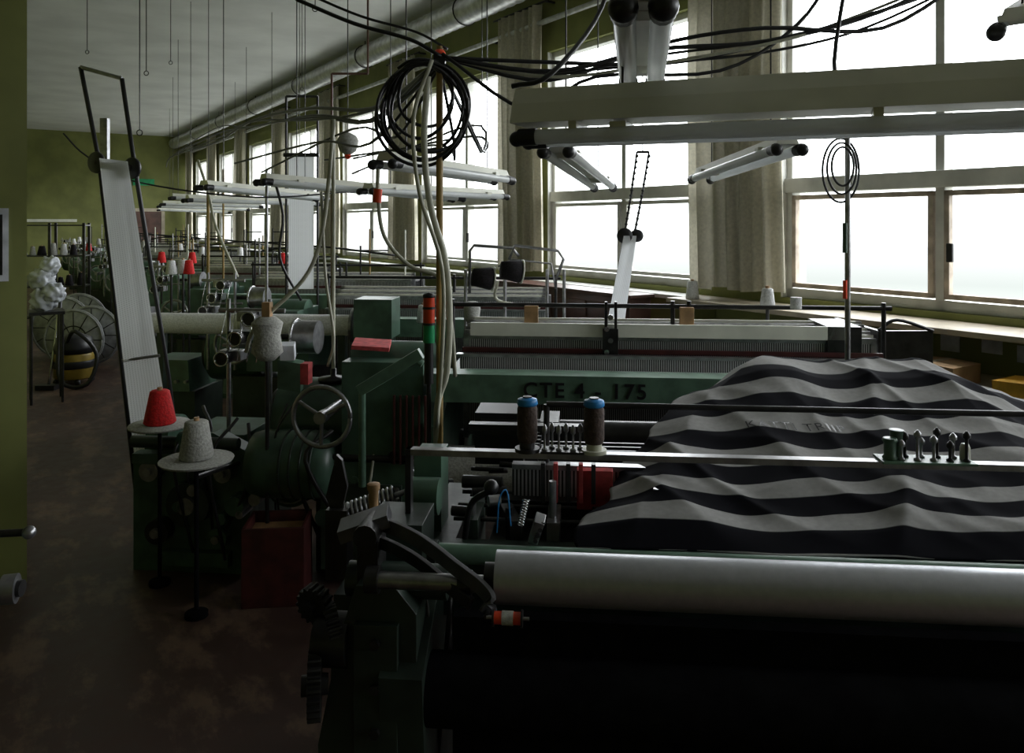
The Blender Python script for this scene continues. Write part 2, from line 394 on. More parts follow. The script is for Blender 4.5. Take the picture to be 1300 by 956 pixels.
def feeder_stand(o, x, y, z0=0.6):
    """weft accumulator stand"""
    for dx in (0, 0.22): o.cyl((x+dx, y, z0), (x+dx, y, 1.36), 0.011, ST)
    o.cyl((x-0.05, y, 1.30), (x+0.30, y, 1.30), 0.012, ST); o.cyl((x-0.03, y, 1.12), (x+0.28, y, 1.12), 0.009, ST)
    for i in range(3):
        zz = 1.05+i*0.1
        o.box(x-0.03+i*0.05, x+0.09+i*0.05, y-0.06, y+0.02, zz, zz+0.05, GD if i%2 else ST)
        o.cyl((x+0.02+i*0.07, y-0.12, zz+0.02), (x+0.02+i*0.07, y-0.02, zz+0.02), 0.032, DK, n=14)
        o.torus((x+0.02+i*0.07, y-0.13, zz+0.02), (0,1,0), 0.035, 0.004, CH, 18)
    for i in range(5):
        o.tube([(x+0.05*i, y-0.03, 1.3), (x+0.05*i+0.02, y-0.12, 1.2), (x+0.05*i-0.01, y-0.1, 1.05)], 0.003, CH, 5)
    o.cyl((x+0.34, y+0.05, 1.16), (x+0.46, y+0.05, 1.16), 0.085, ST, n=22); o.torus((x+0.34, y+0.05, 1.16), (1,0,0), 0.09, 0.008, CH)
    o.cyl((x+0.2, y+0.05, 1.16), (x+0.36, y+0.05, 1.16), 0.015, DK)

YAW = -0.095
# --- second loom just behind the near one
o = loom((-0.30, 3.80, 0), YAW, 2.15, YW, 1, G)
feeder_stand(o, -1.18, 0.15)
# low casing running across the drive side
o.prism([(-1.62,0.0),(-1.02,0.0),(-1.0,0.5),(-1.04,0.62),(-1.2,0.70),(-1.5,0.64),(-1.62,0.55)], 0.02, 0.12, G)
for (cx_, cz_, r_, m_) in ((-1.30,0.36,0.11,GD),(-1.50,0.52,0.05,ST),(-1.12,0.52,0.045,ST),(-1.46,0.22,0.06,DK),(-1.15,0.2,0.05,G)):
    o.cyl((cx_, 0.02, cz_), (cx_, -0.05, cz_), r_, m_, n=24); o.cyl((cx_, -0.05, cz_), (cx_, -0.07, cz_), r_*0.4, ST, n=12)
o.box(-1.58, -1.22, -0.06, 0.02, 0.56, 0.61, G); o.box(-1.44,-1.10,-0.03,0.02,0.05,0.12,G)
o.cyl((-1.60, -0.02, 0.66), (-1.05, -0.02, 0.66), 0.03, GD, n=14); o.cyl((-1.35,-0.02,0.66),(-1.25,-0.02,0.66),0.055,G,n=18)
o.cyl((-1.62, 0.25, 0.60), (-1.50, 0.25, 0.60), 0.13, G, n=24); o.wheel((-1.64, 0.25, 0.60), (1,0.3,0), 0.10, 0.01, ST, 4)
o.cyl((-0.80, 0.0, 0.48), (-0.80, 0.14, 0.48), 0.13, G, n=28); o.cyl((-0.80, -0.02, 0.48), (-0.80, 0.0, 0.48), 0.05, DK, n=20)
o.torus((-0.80,0.0,0.48),(0,1,0),0.11,0.008,ST,28)
o.box(-0.62, -0.18, -0.06, 0.1, 0.08, 0.60, G); o.box(-0.58,-0.22,-0.075,-0.06,0.14,0.5,GD)
for xx in (-0.56,-0.24):
    for zz in (0.16,0.48): o.cyl((xx,-0.085,zz),(xx,-0.075,zz),0.010,ST,n=8)
# rounded motor cover over drive shaft
o.lathe([(0.10,0),(0.15,0.02),(0.165,0.08),(0.165,0.36),(0.15,0.42),(0.08,0.45)], (-1.0, 0.02, 0.56), G, (1,0,0), 24)
for zz in (0.2,0.25,0.3,0.35): o.torus((-1.0+zz, 0.02, 0.56), (1,0,0), 0.166, 0.006, GD, 28)
# cones on plates
o.lathe([(0.01,0),(0.14,0.0),(0.145,0.008),(0.14,0.014),(0.01,0.014)], (-1.40, -0.12, 0.765), YG, n=28)
o.cyl((-1.40, -0.12, 0.0), (-1.40, -0.12, 0.765), 0.009, BM); o.lathe([(0.05,0),(0.05,0.02),(0.02,0.03)], (-1.40,-0.12,0), BM)
o.cone_yarn((-1.40, -0.12, 0.78), 0.155, YR, 0.075, 0.045)
o.lathe([(0.01,0),(0.155,0.0),(0.16,0.01),(0.01,0.016)], (-1.07, -0.40, 0.69), YG, n=28)
o.cyl((-1.07, -0.40, 0.0), (-1.07, -0.40, 0.69), 0.010, BM); o.lathe([(0.05,0),(0.05,0.02),(0.02,0.03)], (-1.07,-0.40,0), BM)
o.cyl((-1.07,-0.40,0.62),(-1.07,0.05,0.55),0.012,DK)
o.cone_yarn((-1.07, -0.40, 0.705), 0.16, YG, 0.075, 0.05)
# post with bagged bobbin
o.cyl((-0.87, -0.10, 0.0), (-0.87, -0.10, 1.36), 0.010, DK); o.box(-0.89, -0.85, -0.12, -0.08, 1.30, 1.37, WD)
o.lathe([(0.035,0),(0.075,0.04),(0.062,0.12),(0.075,0.18),(0.04,0.21)], (-0.87, -0.10, 1.09), YG, n=14)
# control panel and levers
o.box(-0.86, -0.74, 0.0, 0.04, 0.92, 1.08, G2, rot=(0.3, 0.15, 0)); o.box(-0.84, -0.77, -0.03, 0.02, 1.08, 1.16, PA, rot=(0.3,0,0.2))
o.box(-0.48, -0.30, -0.08, 0.12, 1.145, 1.165, RB, rot=(0.05,0.08,0.2)); o.box(-0.70, -0.66, -0.12, -0.06, 0.98, 1.08, RB)
o.tube([(-0.36,-0.25,0.55),(-0.36,-0.25,0.98),(-0.10,-0.30,1.14),(-0.07,-0.3,1.12)], 0.018, G2, 8, sm=False)
o.box(-0.38,-0.05,-0.33,-0.29,1.06,1.11,G2,rot=(0,-0.55,0))
# wooden blocks, centre bracket, white rail
for xx in (0.32, 1.15):
    o.box(xx, xx+0.075, 0.50, 0.53, 1.15, 1.30, WD)
o.box(0.04, 1.98, 0.40, 0.415, 1.15, 1.22, WH)
o.box(0.74, 0.82, 0.36, 0.39, 1.05, 1.20, DK)
for xx in (0.75,0.80): o.box(xx, xx+0.015, 0.36, 0.39, 1.20, 1.34, DK)
for i in range(4): o.cyl((0.76+0.02*(i%2), 0.35, 1.08+i*0.06), (0.76+0.02*(i%2), 0.40, 1.08+i*0.06), 0.014, CH, n=8)
o.cyl((1.75, 0.5, 1.30), (1.75, 0.5, 1.36), 0.03, YW)
o.cone_yarn((1.66, 0.75, 1.28), 0.10, YW, 0.042, 0.03); o.cyl((1.66,0.75,1.125),(1.66,0.75,1.28),0.01,DK)
o.torus((1.9, 0.45, 1.16), (0.3,1,0), 0.05, 0.008, BK); o.box(1.88, 2.05, 0.4, 0.75, 1.05, 1.22, DK)
for i in range(6): o.box(-0.26+i*0.03, -0.250+i*0.03, -0.08, -0.065, 0.6, 0.93, RD)
for i in range(12):
    x = R(-1.4, -0.3); y = R(-0.1, 0.3)
    o.tube([(x, y, R(0.6,0.9)), (x+R(-.1,.1), y-0.12, R(0.5,0.7)), (x+R(-.15,.15), y-0.05, R(0.1,0.4))], R(0.004,0.012), random.choice([BK, DK, DK, CR]), 6)
for i in range(10):
    x = R(-1.45, -0.2); z = R(0.3, 0.85); o.cyl((x, -0.07, z), (x, R(0.05,0.1), z), R(0.015,0.05), random.choice([ST, DK, G]), n=12)
o.cyl((-1.0,-0.05,0.62),(-0.1,-0.05,0.62),0.015,DK)
lb = o.done(0.005)
def text(name, s, loc, rot, size, m, ext=0.002):
    c = bpy.data.curves.new(name, 'FONT'); c.body = s; c.size = size; c.extrude = ext; c.offset = 0.0016
    t = bpy.data.objects.new(name, c); scene.collection.objects.link(t); c.materials.append(m)
    t.location = loc; t.rotation_euler = rot; return t
t = text('embossed_lettering', 'CTE 4 - 175', (0.36, -0.074, 0.935), (math.radians(90), 0, 0), 0.098, BK)
t.data.space_character = 1.18; t.parent = lb

# --- third loom with green boxes
o = loom((-1.50, 6.0, 0), YAW, 1.75, YK, 1, G)
feeder_stand(o, -0.9, 0.1)
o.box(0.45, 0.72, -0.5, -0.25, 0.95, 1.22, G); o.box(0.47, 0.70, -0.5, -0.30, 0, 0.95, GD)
o.cyl((-1.1, -0.35, 1.02), (0.42, -0.35, 1.02), 0.075, YW, n=24)
for xx in (-1.12, -0.4, 0.40): o.cyl((xx, -0.35, 1.02), (xx+0.02, -0.35, 1.02), 0.12, ST, n=24)
for xx in (-1.05, 0.3): o.box(xx, xx+0.05, -0.38, -0.32, 0, 1.0, GD)
o.cone_yarn((0.9, -0.3, 1.04), 0.12, YW, 0.05, 0.035); o.cyl((0.9,-0.3,0),(0.9,-0.3,1.04),0.01,DK)
o.done(0.005)
# further looms, one per bay, following the window wall
for i in range(7):
    y = 7.95+2.1*i; p = (2.40-0.65*y, y)
    o = loom((p[0], p[1], 0), YAW, 1.7, [YK, YW][i % 2], 0, [G, G2][i % 2], short=True)
    for k in range(3):
        xx = R(-0.85, 1.5); yy = -0.2-0.08*k
        o.cyl((xx, yy, 0), (xx, yy, 1.25), 0.012, DK); o.lathe([(0.09,0),(0.09,0.015),(0.02,0.03)], (xx,yy,0), DK)
        o.cone_yarn((xx, yy, 1.25), 0.13, random.choice([YW, YW, YR, YG]), 0.055, 0.035)
    feeder_stand(o, -0.9, 0.1)
    for k in range(7):
        xx = R(-0.5, 1.6); h = R(1.4, 1.75); o.cyl((xx, 0.6, 1.0), (xx, 0.6, h), 0.01, random.choice([DK, MU, ST, WH]))
        if k < 3: o.cyl((xx, 0.6, h-0.05), (xx+R(0.1,0.4), 0.6, h-0.05), 0.008, DK)
    o.tube([(0,0.6,1.45),(0.6,0.55,1.5),(1.5,0.6,1.4)], 0.012, DK)
    o.done()

# --- near loom (front frame seen close)
o = B('projectile_loom', (0, 1.75, 0), -0.09)
o.cyl((-0.035, 0, 0.963), (2.2, 0, 0.963), 0.056, SR, n=64)
o.cyl((-0.06, 0, 0.963), (-0.035, 0, 0.963), 0.03, DK, n=20); o.cyl((-0.32, 0, 0.945), (-0.06, 0, 0.945), 0.019, ST, n=16)
o.cyl((-0.33,0,0.945),(-0.30,0,0.945),0.03,DK,n=16); o.cyl((-0.12,0,0.945),(-0.09,0,0.945),0.028,DK,n=16)
o.cyl((-0.20, 0.19, 0.93), (2.2, 0.19, 0.93), 0.024, G2, n=20)
o.box(-0.22, 2.2, 0.26, 0.36, 0.74, 0.90, GD); o.box(-0.15, 2.2, 0.10, 0.14, 0.35, 0.82, BM)  # second box: black sheet added to stand for the darkness below the roll
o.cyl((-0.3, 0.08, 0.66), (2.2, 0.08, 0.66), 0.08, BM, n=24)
o.cyl((-0.3, 0.02, 0.42), (2.2, 0.02, 0.42), 0.03, DK)
o.box(-0.1, 2.2, 0.36, 0.62, 0.84, 0.88, DK)
o.box(-0.12, 2.2, 0.52, 0.58, 0.90, 0.95, DK)
o.box(-0.05, 0.45, 0.56, 0.575, 0.95, 1.03, REED); o.box(-0.05, 0.45, 0.55, 0.585, 1.03, 1.045, ST)
for i in range(6):
    y = 0.66+i*0.045
    o.box(-0.02, 2.2, y, y+0.012, 1.0, 1.02, DK); o.box(-0.02, 2.2, y+0.003, y+0.008, 0.6, 1.0, DWARP)
    o.box(-0.02, 0.02, y, y+0.012, 0.6, 1.05, DK)
o.cyl((-0.1, 1.1, 0.98), (2.2, 1.1, 0.98), 0.06, DK, n=18)
o.cyl((-0.0, 1.1, 0.62), (2.2, 1.1, 0.62), 0.22, YK, n=24)
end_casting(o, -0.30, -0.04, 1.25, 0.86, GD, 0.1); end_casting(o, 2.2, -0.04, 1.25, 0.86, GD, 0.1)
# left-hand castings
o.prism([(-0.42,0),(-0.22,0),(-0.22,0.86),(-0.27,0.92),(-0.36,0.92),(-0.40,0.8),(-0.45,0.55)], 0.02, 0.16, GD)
o.box(-0.36,-0.26,0.0,0.02,0.55,0.84,GD)
for zz in (0.6,0.7,0.8): o.cyl((-0.31,-0.012,zz),(-0.31,0.0,zz),0.012,DK,n=6)
o.box(-0.50, -0.28, 0.20, 0.42, 0.0, 0.80, GD, taper=0.8)
o.box(-0.38, -0.24, 0.18, 0.34, 0.84, 1.0, GD); o.box(-0.33, -0.25, 0.50, 0.62, 0.84, 1.08, G)
o.cyl((-0.33, 0.42, 0.99), (-0.24, 0.42, 0.99), 0.05, G, n=20)
o.cyl((-0.40, 0.1, 0.90), (-0.16, 0.1, 0.90), 0.04, GD, n=20); o.cyl((-0.46,0.05,0.78),(-0.38,0.05,0.78),0.06,DK,n=18)
o.gear((-0.47, 0.06, 0.855), (0.3,1,0.1), 0.045, 0.03, DK, 16); o.gear((-0.42, 0.04, 0.81), (1,0.5,0.2), 0.05, 0.03, DK, 18)
o.gear((-0.45, 0.0, 0.70), (1,0.3,0), 0.075, 0.03, DK, 22)
o.helix((-0.50, 0.38, 0.945), (-0.36, 0.42, 0.99), 0.026, 0.005, ST, 12); o.cyl((-0.54, 0.37, 0.93), (-0.33, 0.43, 1.0), 0.008, ST)
o.prism([(-0.53,0.96),(-0.50,0.96),(-0.485,1.03),(-0.50,1.10),(-0.515,1.115),(-0.53,1.06),(-0.545,1.0)], 0.36, 0.375, DK)
o.box(-0.54,-0.48,0.34,0.40,0.78,0.97,DK)
o.lathe([(0.017,0),(0.020,0.01),(0.012,0.02),(0.013,0.09),(0.017,0.095),(0.017,0.11),(0.006,0.112)], (-0.395, 0.30, 0.95), WD, n=14)
# curved lever
def bar(o, pts, hw, hh, m):
    P = crom(pts, 6); vs = []
    for i, p in enumerate(P):
        d = (P[min(i+1,len(P)-1)]-P[max(i-1,0)]).normalized(); sx = d.cross(Vector((0,0,1))).normalized(); uz = sx.cross(d)
        vs += [p+sx*hw+uz*hh, p-sx*hw+uz*hh, p-sx*hw-uz*hh, p+sx*hw-uz*hh]
    n = len(P); o.add(vs, [(4*i+j, 4*i+(j+1)%4, 4*i+4+(j+1)%4, 4*i+4+j) for i in range(n-1) for j in range(4)]+[(0,1,2,3),(4*n-4,4*n-3,4*n-2,4*n-1)], m)
lev = [(-0.345,0.10,1.04),(-0.27,0.06,1.035),(-0.20,0.03,1.015),(-0.12,-0.02,0.985),(-0.065,-0.05,0.962),(-0.038,-0.07,0.94),(-0.05,-0.08,0.918)]
LS = mat('lever_steel', (0.09,0.09,0.095), 0.35, 0.7, 20, 0.2)
bar(o, lev, 0.006, 0.016, LS); bar(o, [(p[0]-0.02,p[1]+0.012,p[2]-0.045) for p in lev[:5]], 0.006, 0.014, DK)
o.box(-0.42, -0.30, 0.05, 0.14, 1.02, 1.05, LS, rot=(0, -0.3, 0.2)); o.cyl((-0.34,0.02,1.03),(-0.34,0.14,1.03),0.028,DK)
o.box(-0.37,-0.32,0.06,0.14,0.9,1.03,DK)
# little orange spool
o.cyl((-0.028,-0.10,0.922),(0.028,-0.10,0.922),0.013,RL,n=14); o.cyl((-0.012,-0.10,0.922),(0.012,-0.10,0.922),0.0145,YG,n=14)
o.cyl((-0.032,-0.10,0.922),(-0.028,-0.10,0.922),0.018,DK,n=14); o.cyl((0.028,-0.10,0.922),(0.032,-0.10,0.922),0.018,DK,n=14)
o.cyl((-0.045,-0.10,0.922),(0.045,-0.10,0.922),0.004,ST,n=8); o.cyl((-0.045,-0.10,0.922),(-0.05,-0.02,0.935),0.006,DK)
# spool rail
o.box(-0.30, 2.2, 0.255, 0.285, 1.150, 1.166, ST); o.box(-0.30, -0.285, 0.255, 0.285, 0.90, 1.166, DK); o.box(-0.305, -0.22, 0.24, 0.30, 0.88, 0.92, GD)
o.cyl((0.05, 0.58, 1.215), (2.3, 0.58, 1.215), 0.009, DK); o.cyl((0.05,0.58,1.0),(0.05,0.58,1.215),0.009,DK); o.cyl((2.1,0.58,1.0),(2.1,0.58,1.215),0.009,DK)
for xx, base in ((0.015, DK), (0.185, CR)):
    o.cyl((xx, 0.27, 1.166), (xx, 0.27, 1.175), 0.032, base, n=18)
    o.cyl((xx, 0.27, 1.175), (xx, 0.27, 1.195), 0.020, base, n=18)
    o.lathe([(0.022,0),(0.026,0.01),(0.026,0.085),(0.022,0.095)], (xx, 0.27, 1.19), YB, n=20)
    o.lathe([(0.024,0),(0.027,0.004),(0.025,0.016),(0.012,0.02)], (xx, 0.27, 1.283), BL, n=20)
    o.cyl((xx, 0.27, 1.30), (xx, 0.27, 1.306), 0.012, BK, n=14)
o.box(0.05, 0.16, 0.245, 0.30, 1.166, 1.172, DK)
for i in range(6):
    xx = 0.06+i*0.018; yy = 0.262+0.02*(i%2)
    o.lathe([(0.008,0),(0.008,0.004),(0.003,0.006),(0.003,0.04),(0.007,0.045),(0.007,0.055),(0.002,0.065)], (xx, yy, 1.172), ST, n=10)
o.box(0.88, 1.10, 0.235, 0.305, 1.166, 1.172, G2)
for i in range(9):
    xx = 0.93+i*0.019; yy = 0.255+0.028*(i%2); h = 0.03+0.012*(i%3)
    o.lathe([(0.009,0),(0.009,0.004),(0.004,0.007),(0.004,h),(0.009,h+0.004),(0.009,h+0.012),(0.002,h+0.02)], (xx, yy, 1.172), random.choice([ST, DK]), n=10)
o.lathe([(0.016,0),(0.018,0.004),(0.014,0.01),(0.014,0.04),(0.018,0.046),(0.016,0.052)], (0.905, 0.26, 1.172), G, n=16)
o.lathe([(0.018,0),(0.015,0.006),(0.015,0.06),(0.018,0.066)], (0.93, 0.285, 1.172), G, n=16)
o.lathe([(0.012,0),(0.012,0.03),(0.008,0.04)], (1.085, 0.27, 1.172), CR, n=14)
# machinery between
o.box(-0.20, -0.04, 0.85, 1.0, 0.95, 1.12, BK); o.box(-0.18, -0.06, 0.84, 0.86, 1.05, 1.10, DK)
o.box(-0.20, 0.15, 0.70, 0.74, 1.10, 1.12, DK); o.box(0.02, 0.08, 0.75, 0.9, 1.08, 1.12, DK)
for i in range(5):
    o.box(0.04+i*0.035, 0.052+i*0.035, 0.45, 0.47, 0.97, 1.08, RB if i%2 else DK)
o.box(0.14, 0.24, 0.48, 0.50, 0.94, 1.06, RB, rot=(0.2,0,0))
for xx in (-0.16, -0.06, 0.06, 0.2, 0.34):
    o.box(xx, xx+0.035, 0.36, 0.5, 0.88, 0.95, random.choice([DK, GD, ST]), rot=(0,0,R(-.3,.3)))
    o.cyl((xx+0.015, 0.40, 0.88), (xx+0.015, 0.40, R(0.97,1.05)), 0.01, random.choice([DK, ST]))
o.helix((0.0, 0.24, 0.985), (0.01, 0.30, 1.03), 0.008, 0.002, CH, 10); o.box(0.03, 0.055, 0.2, 0.24, 0.955, 1.02, ST, rot=(0.3,0.3,0))
for i in range(4): o.cyl((0.04+0.006*i,0.195,0.965+0.014*i),(0.04+0.006*i,0.24,0.965+0.014*i),0.006,BK,n=8)
o.tube([(-0.07,0.33,0.93),(-0.06,0.3,1.03),(-0.04,0.30,1.05),(-0.03,0.3,0.96)],0.002,BL)
o.tube([(-0.16,0.36,0.90),(-0.14,0.34,1.0),(-0.09,0.33,1.04)],0.009,DK); o.ball((-0.085,0.33,1.05),0.02,BK)
o.wheel((-0.40, 0.95, 0.83), (1,0.8,0.1), 0.09, 0.011, ST, 3)
o.cyl((-0.40,0.95,0.83),(-0.30,1.0,0.83),0.02,DK)
for i in range(14):
    x = R(-0.45, 0.0); y = R(0.15, 0.6)
    o.tube([(x, y, R(0.75,0.95)), (x+R(-.06,.06), y-0.05, R(0.6,0.75)), (x+R(-.06,.06), y, R(0.2,0.5))], R(0.004,0.009), random.choice([BK, DK]), 6)
for i in range(22):
    x = R(-0.25, 0.40); y = R(0.36, 0.8); z = R(0.9, 0.98)
    o.cyl((x, y, z), (x+R(0.02,0.12), y+R(-.02,.02), z), R(0.006,0.02), random.choice([DK, ST, DK]), n=10)
for i in range(3): o.cyl((-0.2, 0.42+i*0.08, 0.93+0.01*i), (0.4, 0.42+i*0.08, 0.93+0.01*i), 0.006, DK, n=8)
o.box(-0.045, -0.01, 0.163, 0.166, 0.92, 0.94, YE)
na = o.done(0.003)

# striped cloth draped over near loom
o = B('striped_fabric')
ctl = [(0, 3.02, 1.00, 0.98), (0.06, 2.97, 1.240, 0.85), (0.18, 2.75, 1.215, 0.66), (0.42, 2.45, 1.125, 0.42), (0.7, 2.14, 1.045, 0.27), (0.93, 1.94, 0.985, 0.17), (1.0, 1.87, 0.955, 0.165)]
def prof(t):
    for a, b_ in zip(ctl[:-1], ctl[1:]):
        if t <= b_[0]+1e-9:
            f = (t-a[0])/(b_[0]-a[0])
            return [a[i]+(b_[i]-a[i])*f for i in (1,2,3)]
    return ctl[-1][1:]
def rn(x, y, sx, sy, seed):
    n = noise.noise(Vector((x*sx+0.5*noise.noise(Vector((x*1.5, y*2, seed+9))), y*sy, seed)))
    q = math.sqrt(n*n*5.8+0.012)
    return max(0.0, 1.1-q)**2
nU, nV = 230, 190; vs = []; uvs = []
for j in range(nV+1):
    t = j/nV; y, z, xl = prof(t)
    xl += 0.016*math.sin(t*19)+0.008*math.sin(t*43)
    for i in range(nU+1):
        s = i/nU; x = xl+(1.95-xl)*s
        env = min(1, t*10+0.30)*min(1, (1-t)*6+0.10)
        w = 0.024*rn(x+0.45*t, t, 2.2, 0.8, 1.0) + 0.011*rn(x-0.5*t, t, 4.6, 1.6, 4.2) + 0.006*rn(x, t, 3, 6, 7.7)
        w += 0.016*noise.noise(Vector((x*2.4, t*2.5, 3.3))) + 0.003*noise.noise(Vector((x*9, t*9, 5.1)))
        w -= 0.022*math.exp(-((x-0.70+0.1*t)**2)/0.014)
        w -= 0.010
        drop = -0.15*max(0, min(1, (x-1.48)/0.35))*(1-t)
        lip = -0.04*max(0, 1-s*12)*env
        dx = 0.012*noise.noise(Vector((x*4, t*5, 11.0)))
        vs.append((x+dx, y-0.075*x+0.012*noise.noise(Vector((x*4, t*4, 8.0)))+0.07, z+(w*env+drop+lip)))
        uvs.append((s, 1-t+0.018*noise.noise(Vector((x*2.4, t*2.5, 21.0)))+0.003*noise.noise(Vector((x*9, t*6, 25.0)))))
fs = [(j*(nU+1)+i, j*(nU+1)+i+1, (j+1)*(nU+1)+i+1, (j+1)*(nU+1)+i) for j in range(nV) for i in range(nU)]
o.add(vs, fs, CLOTH, True, uvs)
fab = o.done()
bvh = BVHTree.FromPolygons([v.co.copy() for v in fab.data.vertices], [tuple(p.vertices) for p in fab.data.polygons])
md = fab.modifiers.new('thick', 'SOLIDIFY'); md.thickness = 0.003
# hand lettering lying on the cloth
t = text('tmp_lettering', 'KATTI TRIIP', (0,0,0), (0,0,0), 0.052, BK, 0.0)
t.data.offset = -0.0003; t.data.space_character = 1.1
bpy.context.view_layer.update()
me = bpy.data.meshes.new_from_object(t.evaluated_get(bpy.context.evaluated_depsgraph_get()))
bpy.data.objects.remove(t)
bm = bmesh.new(); bm.from_mesh(me); bmesh.ops.subdivide_edges(bm, edges=[e for e in bm.edges if e.calc_length() > 0.012], cuts=2)
for v in bm.verts:
    X, Y = 0.72+v.co.x, 2.415+v.co.y-0.075*v.co.x
    hit = bvh.ray_cast(Vector((X, Y, 3)), Vector((0,0,-1)))[0]
    v.co = Vector((X, Y, (hit.z if hit else 1.12)+0.0035))
bm.to_mesh(me); bm.free()
lt = bpy.data.objects.new('hand_lettering', me); scene.collection.objects.link(lt); lt.parent = fab
if not me.materials: me.materials.append(BK)

# metal shaft of neighbouring machine, bottom left
o = B('machine_shaft_stand')
o.cyl((-1.6, 1.45, 1.02), (-0.985, 1.55, 1.03), 0.012, ST, n=18); o.cyl((-1.00,1.545,1.03),(-0.975,1.552,1.03),0.028,ST,n=22); o.cyl((-0.975,1.552,1.03),(-0.965,1.553,1.03),0.016,DK,n=18)
o.cyl((-1.6, 1.6, 1.09), (-1.04, 1.68, 1.09), 0.008, DK); o.ball((-1.03,1.68,1.09),0.014,ST)
o.box(-1.35, -1.25, 1.35, 1.8, 0, 1.12, GD); o.box(-1.42, -1.18, 1.3, 1.85, 0, 0.06, GD)
o.done(0.003)

# ---------------------------------------------------------------- wooden bin
o = B('wooden_bin', (-1.10, 3.70, 0), 0.10)
o.box(-0.14, 0.14, -0.12, -0.105, 0, 0.36, RD); o.box(-0.14, 0.14, 0.105, 0.12, 0, 0.36, RD)
o.box(-0.14, -0.125, -0.105, 0.105, 0, 0.36, RD); o.box(0.125, 0.14, -0.105, 0.105, 0, 0.36, RD)
o.box(-0.125, 0.125, -0.105, 0.105, 0, 0.31, WD)
o.done(0.003)

# ---------------------------------------------------------------- jacquard card frames
def quadstrip(o, L, Rr, m, n=1):
    vs = []; uvs = []
    N = len(L)
    for i in range(N): vs += [L[i], Rr[i]]; uvs += [(0, i/(N-1)), (1, i/(N-1))]
    o.add(vs, [(2*i, 2*i+1, 2*i+3, 2*i+2) for i in range(N-1)], m, True, uvs)
o = B('punched_card_frame')
TL, TR = Vector((-2.30, 4.2, 2.58)), Vector((-2.08, 4.2, 2.52))
ML, MR = Vector((-2.20, 4.2, 2.07)), Vector((-2.01, 4.2, 2.04))
BL_, BR_ = Vector((-1.98, 4.22, 0.0)), Vector((-1.83, 4.45, 0.0))
o.tube([TL, ML, BL_], 0.012, BK, 8, sm=False); o.tube([TR, MR, Vector((-1.88, 4.3, 0.95)), BR_], 0.012, BK, 8, sm=False)
o.cyl(TL, TR, 0.011, ST)
for p in (ML, MR): o.lathe([(0.01,-0.012),(0.055,-0.01),(0.058,0),(0.055,0.01),(0.01,0.012)], p+Vector((0.0,-0.03,0)), BK, (0.4,0.9,0), 22)
o.cyl(ML+Vector((0,-0.03,0)), MR+Vector((0,-0.03,0)), 0.02, DK)
Ls = [Vector((-2.165, 4.13, 2.09)).lerp(Vector((-1.955, 4.10, 0.45)), i/10) for i in range(11)]
Rs = [Vector((-2.00, 4.10, 2.07)).lerp(Vector((-1.82, 4.20, 0.60)), i/10) for i in range(11)]
quadstrip(o, Ls, Rs, PERF)
o.cyl((-2.04,4.12,1.03),(-1.86,4.16,1.05),0.008,ST)
o.box(-2.24,-2.20,4.28,4.31,1.9,2.32,ST)
o.done()
o = B('punched_card_frame')
for x1, x2 in ((0.88, 0.76), (0.965, 0.83)):
    o.tube([(x1, 5.55, 2.25), ((x1+x2)/2+0.02, 5.55, 1.95), (x2+0.03, 5.55, 1.66), (x2-0.06, 5.55, 1.15), (x2-0.06,5.55,0)], 0.008, BK, 6, sm=False)
    for i in range(14):
        f = i/14; o.ball((x1+(x2+0.03-x1)*f, 5.54, 2.22-(0.56)*f), 0.012, BK, n=6)
o.lathe([(0.01,-0.01),(0.055,-0.01),(0.055,0.01),(0.01,0.01)], (0.79, 5.52, 1.66), BK, (0.3,1,0), 20)
o.lathe([(0.01,-0.01),(0.045,-0.01),(0.045,0.01),(0.01,0.01)], (0.875, 5.52, 1.66), BK, (0.3,1,0), 20)
quadstrip(o, [Vector((0.78,5.50,1.66)).lerp(Vector((0.66,5.47,1.05)), i/8) for i in range(9)], [Vector((0.87,5.50,1.66)).lerp(Vector((0.78,5.47,1.05)), i/8) for i in range(9)], PERF)
o.cyl((0.88,5.55,2.25),(0.965,5.55,2.25),0.01,BK); o.cyl((0.92,5.55,2.25),(0.92,5.55,CH_Z),0.004,DK)
o.done()
o = B('punched_card_frame')
quadstrip(o, [Vector((-2.2,7.75,2.4)).lerp(Vector((-2.2,7.75,1.1)), i/8) for i in range(9)], [Vector((-1.95,7.75,2.4)).lerp(Vector((-1.95,7.75,1.1)), i/8) for i in range(9)], PERF)
o.cyl((-2.25,7.76,2.42),(-1.9,7.76,2.42),0.02,BK); o.cyl((-2.23,7.78,0),(-2.23,7.78,3.0),0.012,BK); o.cyl((-1.92,7.78,0),(-1.92,7.78,3.0),0.012,BK); o.cyl((-2.23,7.78,3.0),(-1.92,7.78,3.0),0.012,BK)
o.done()

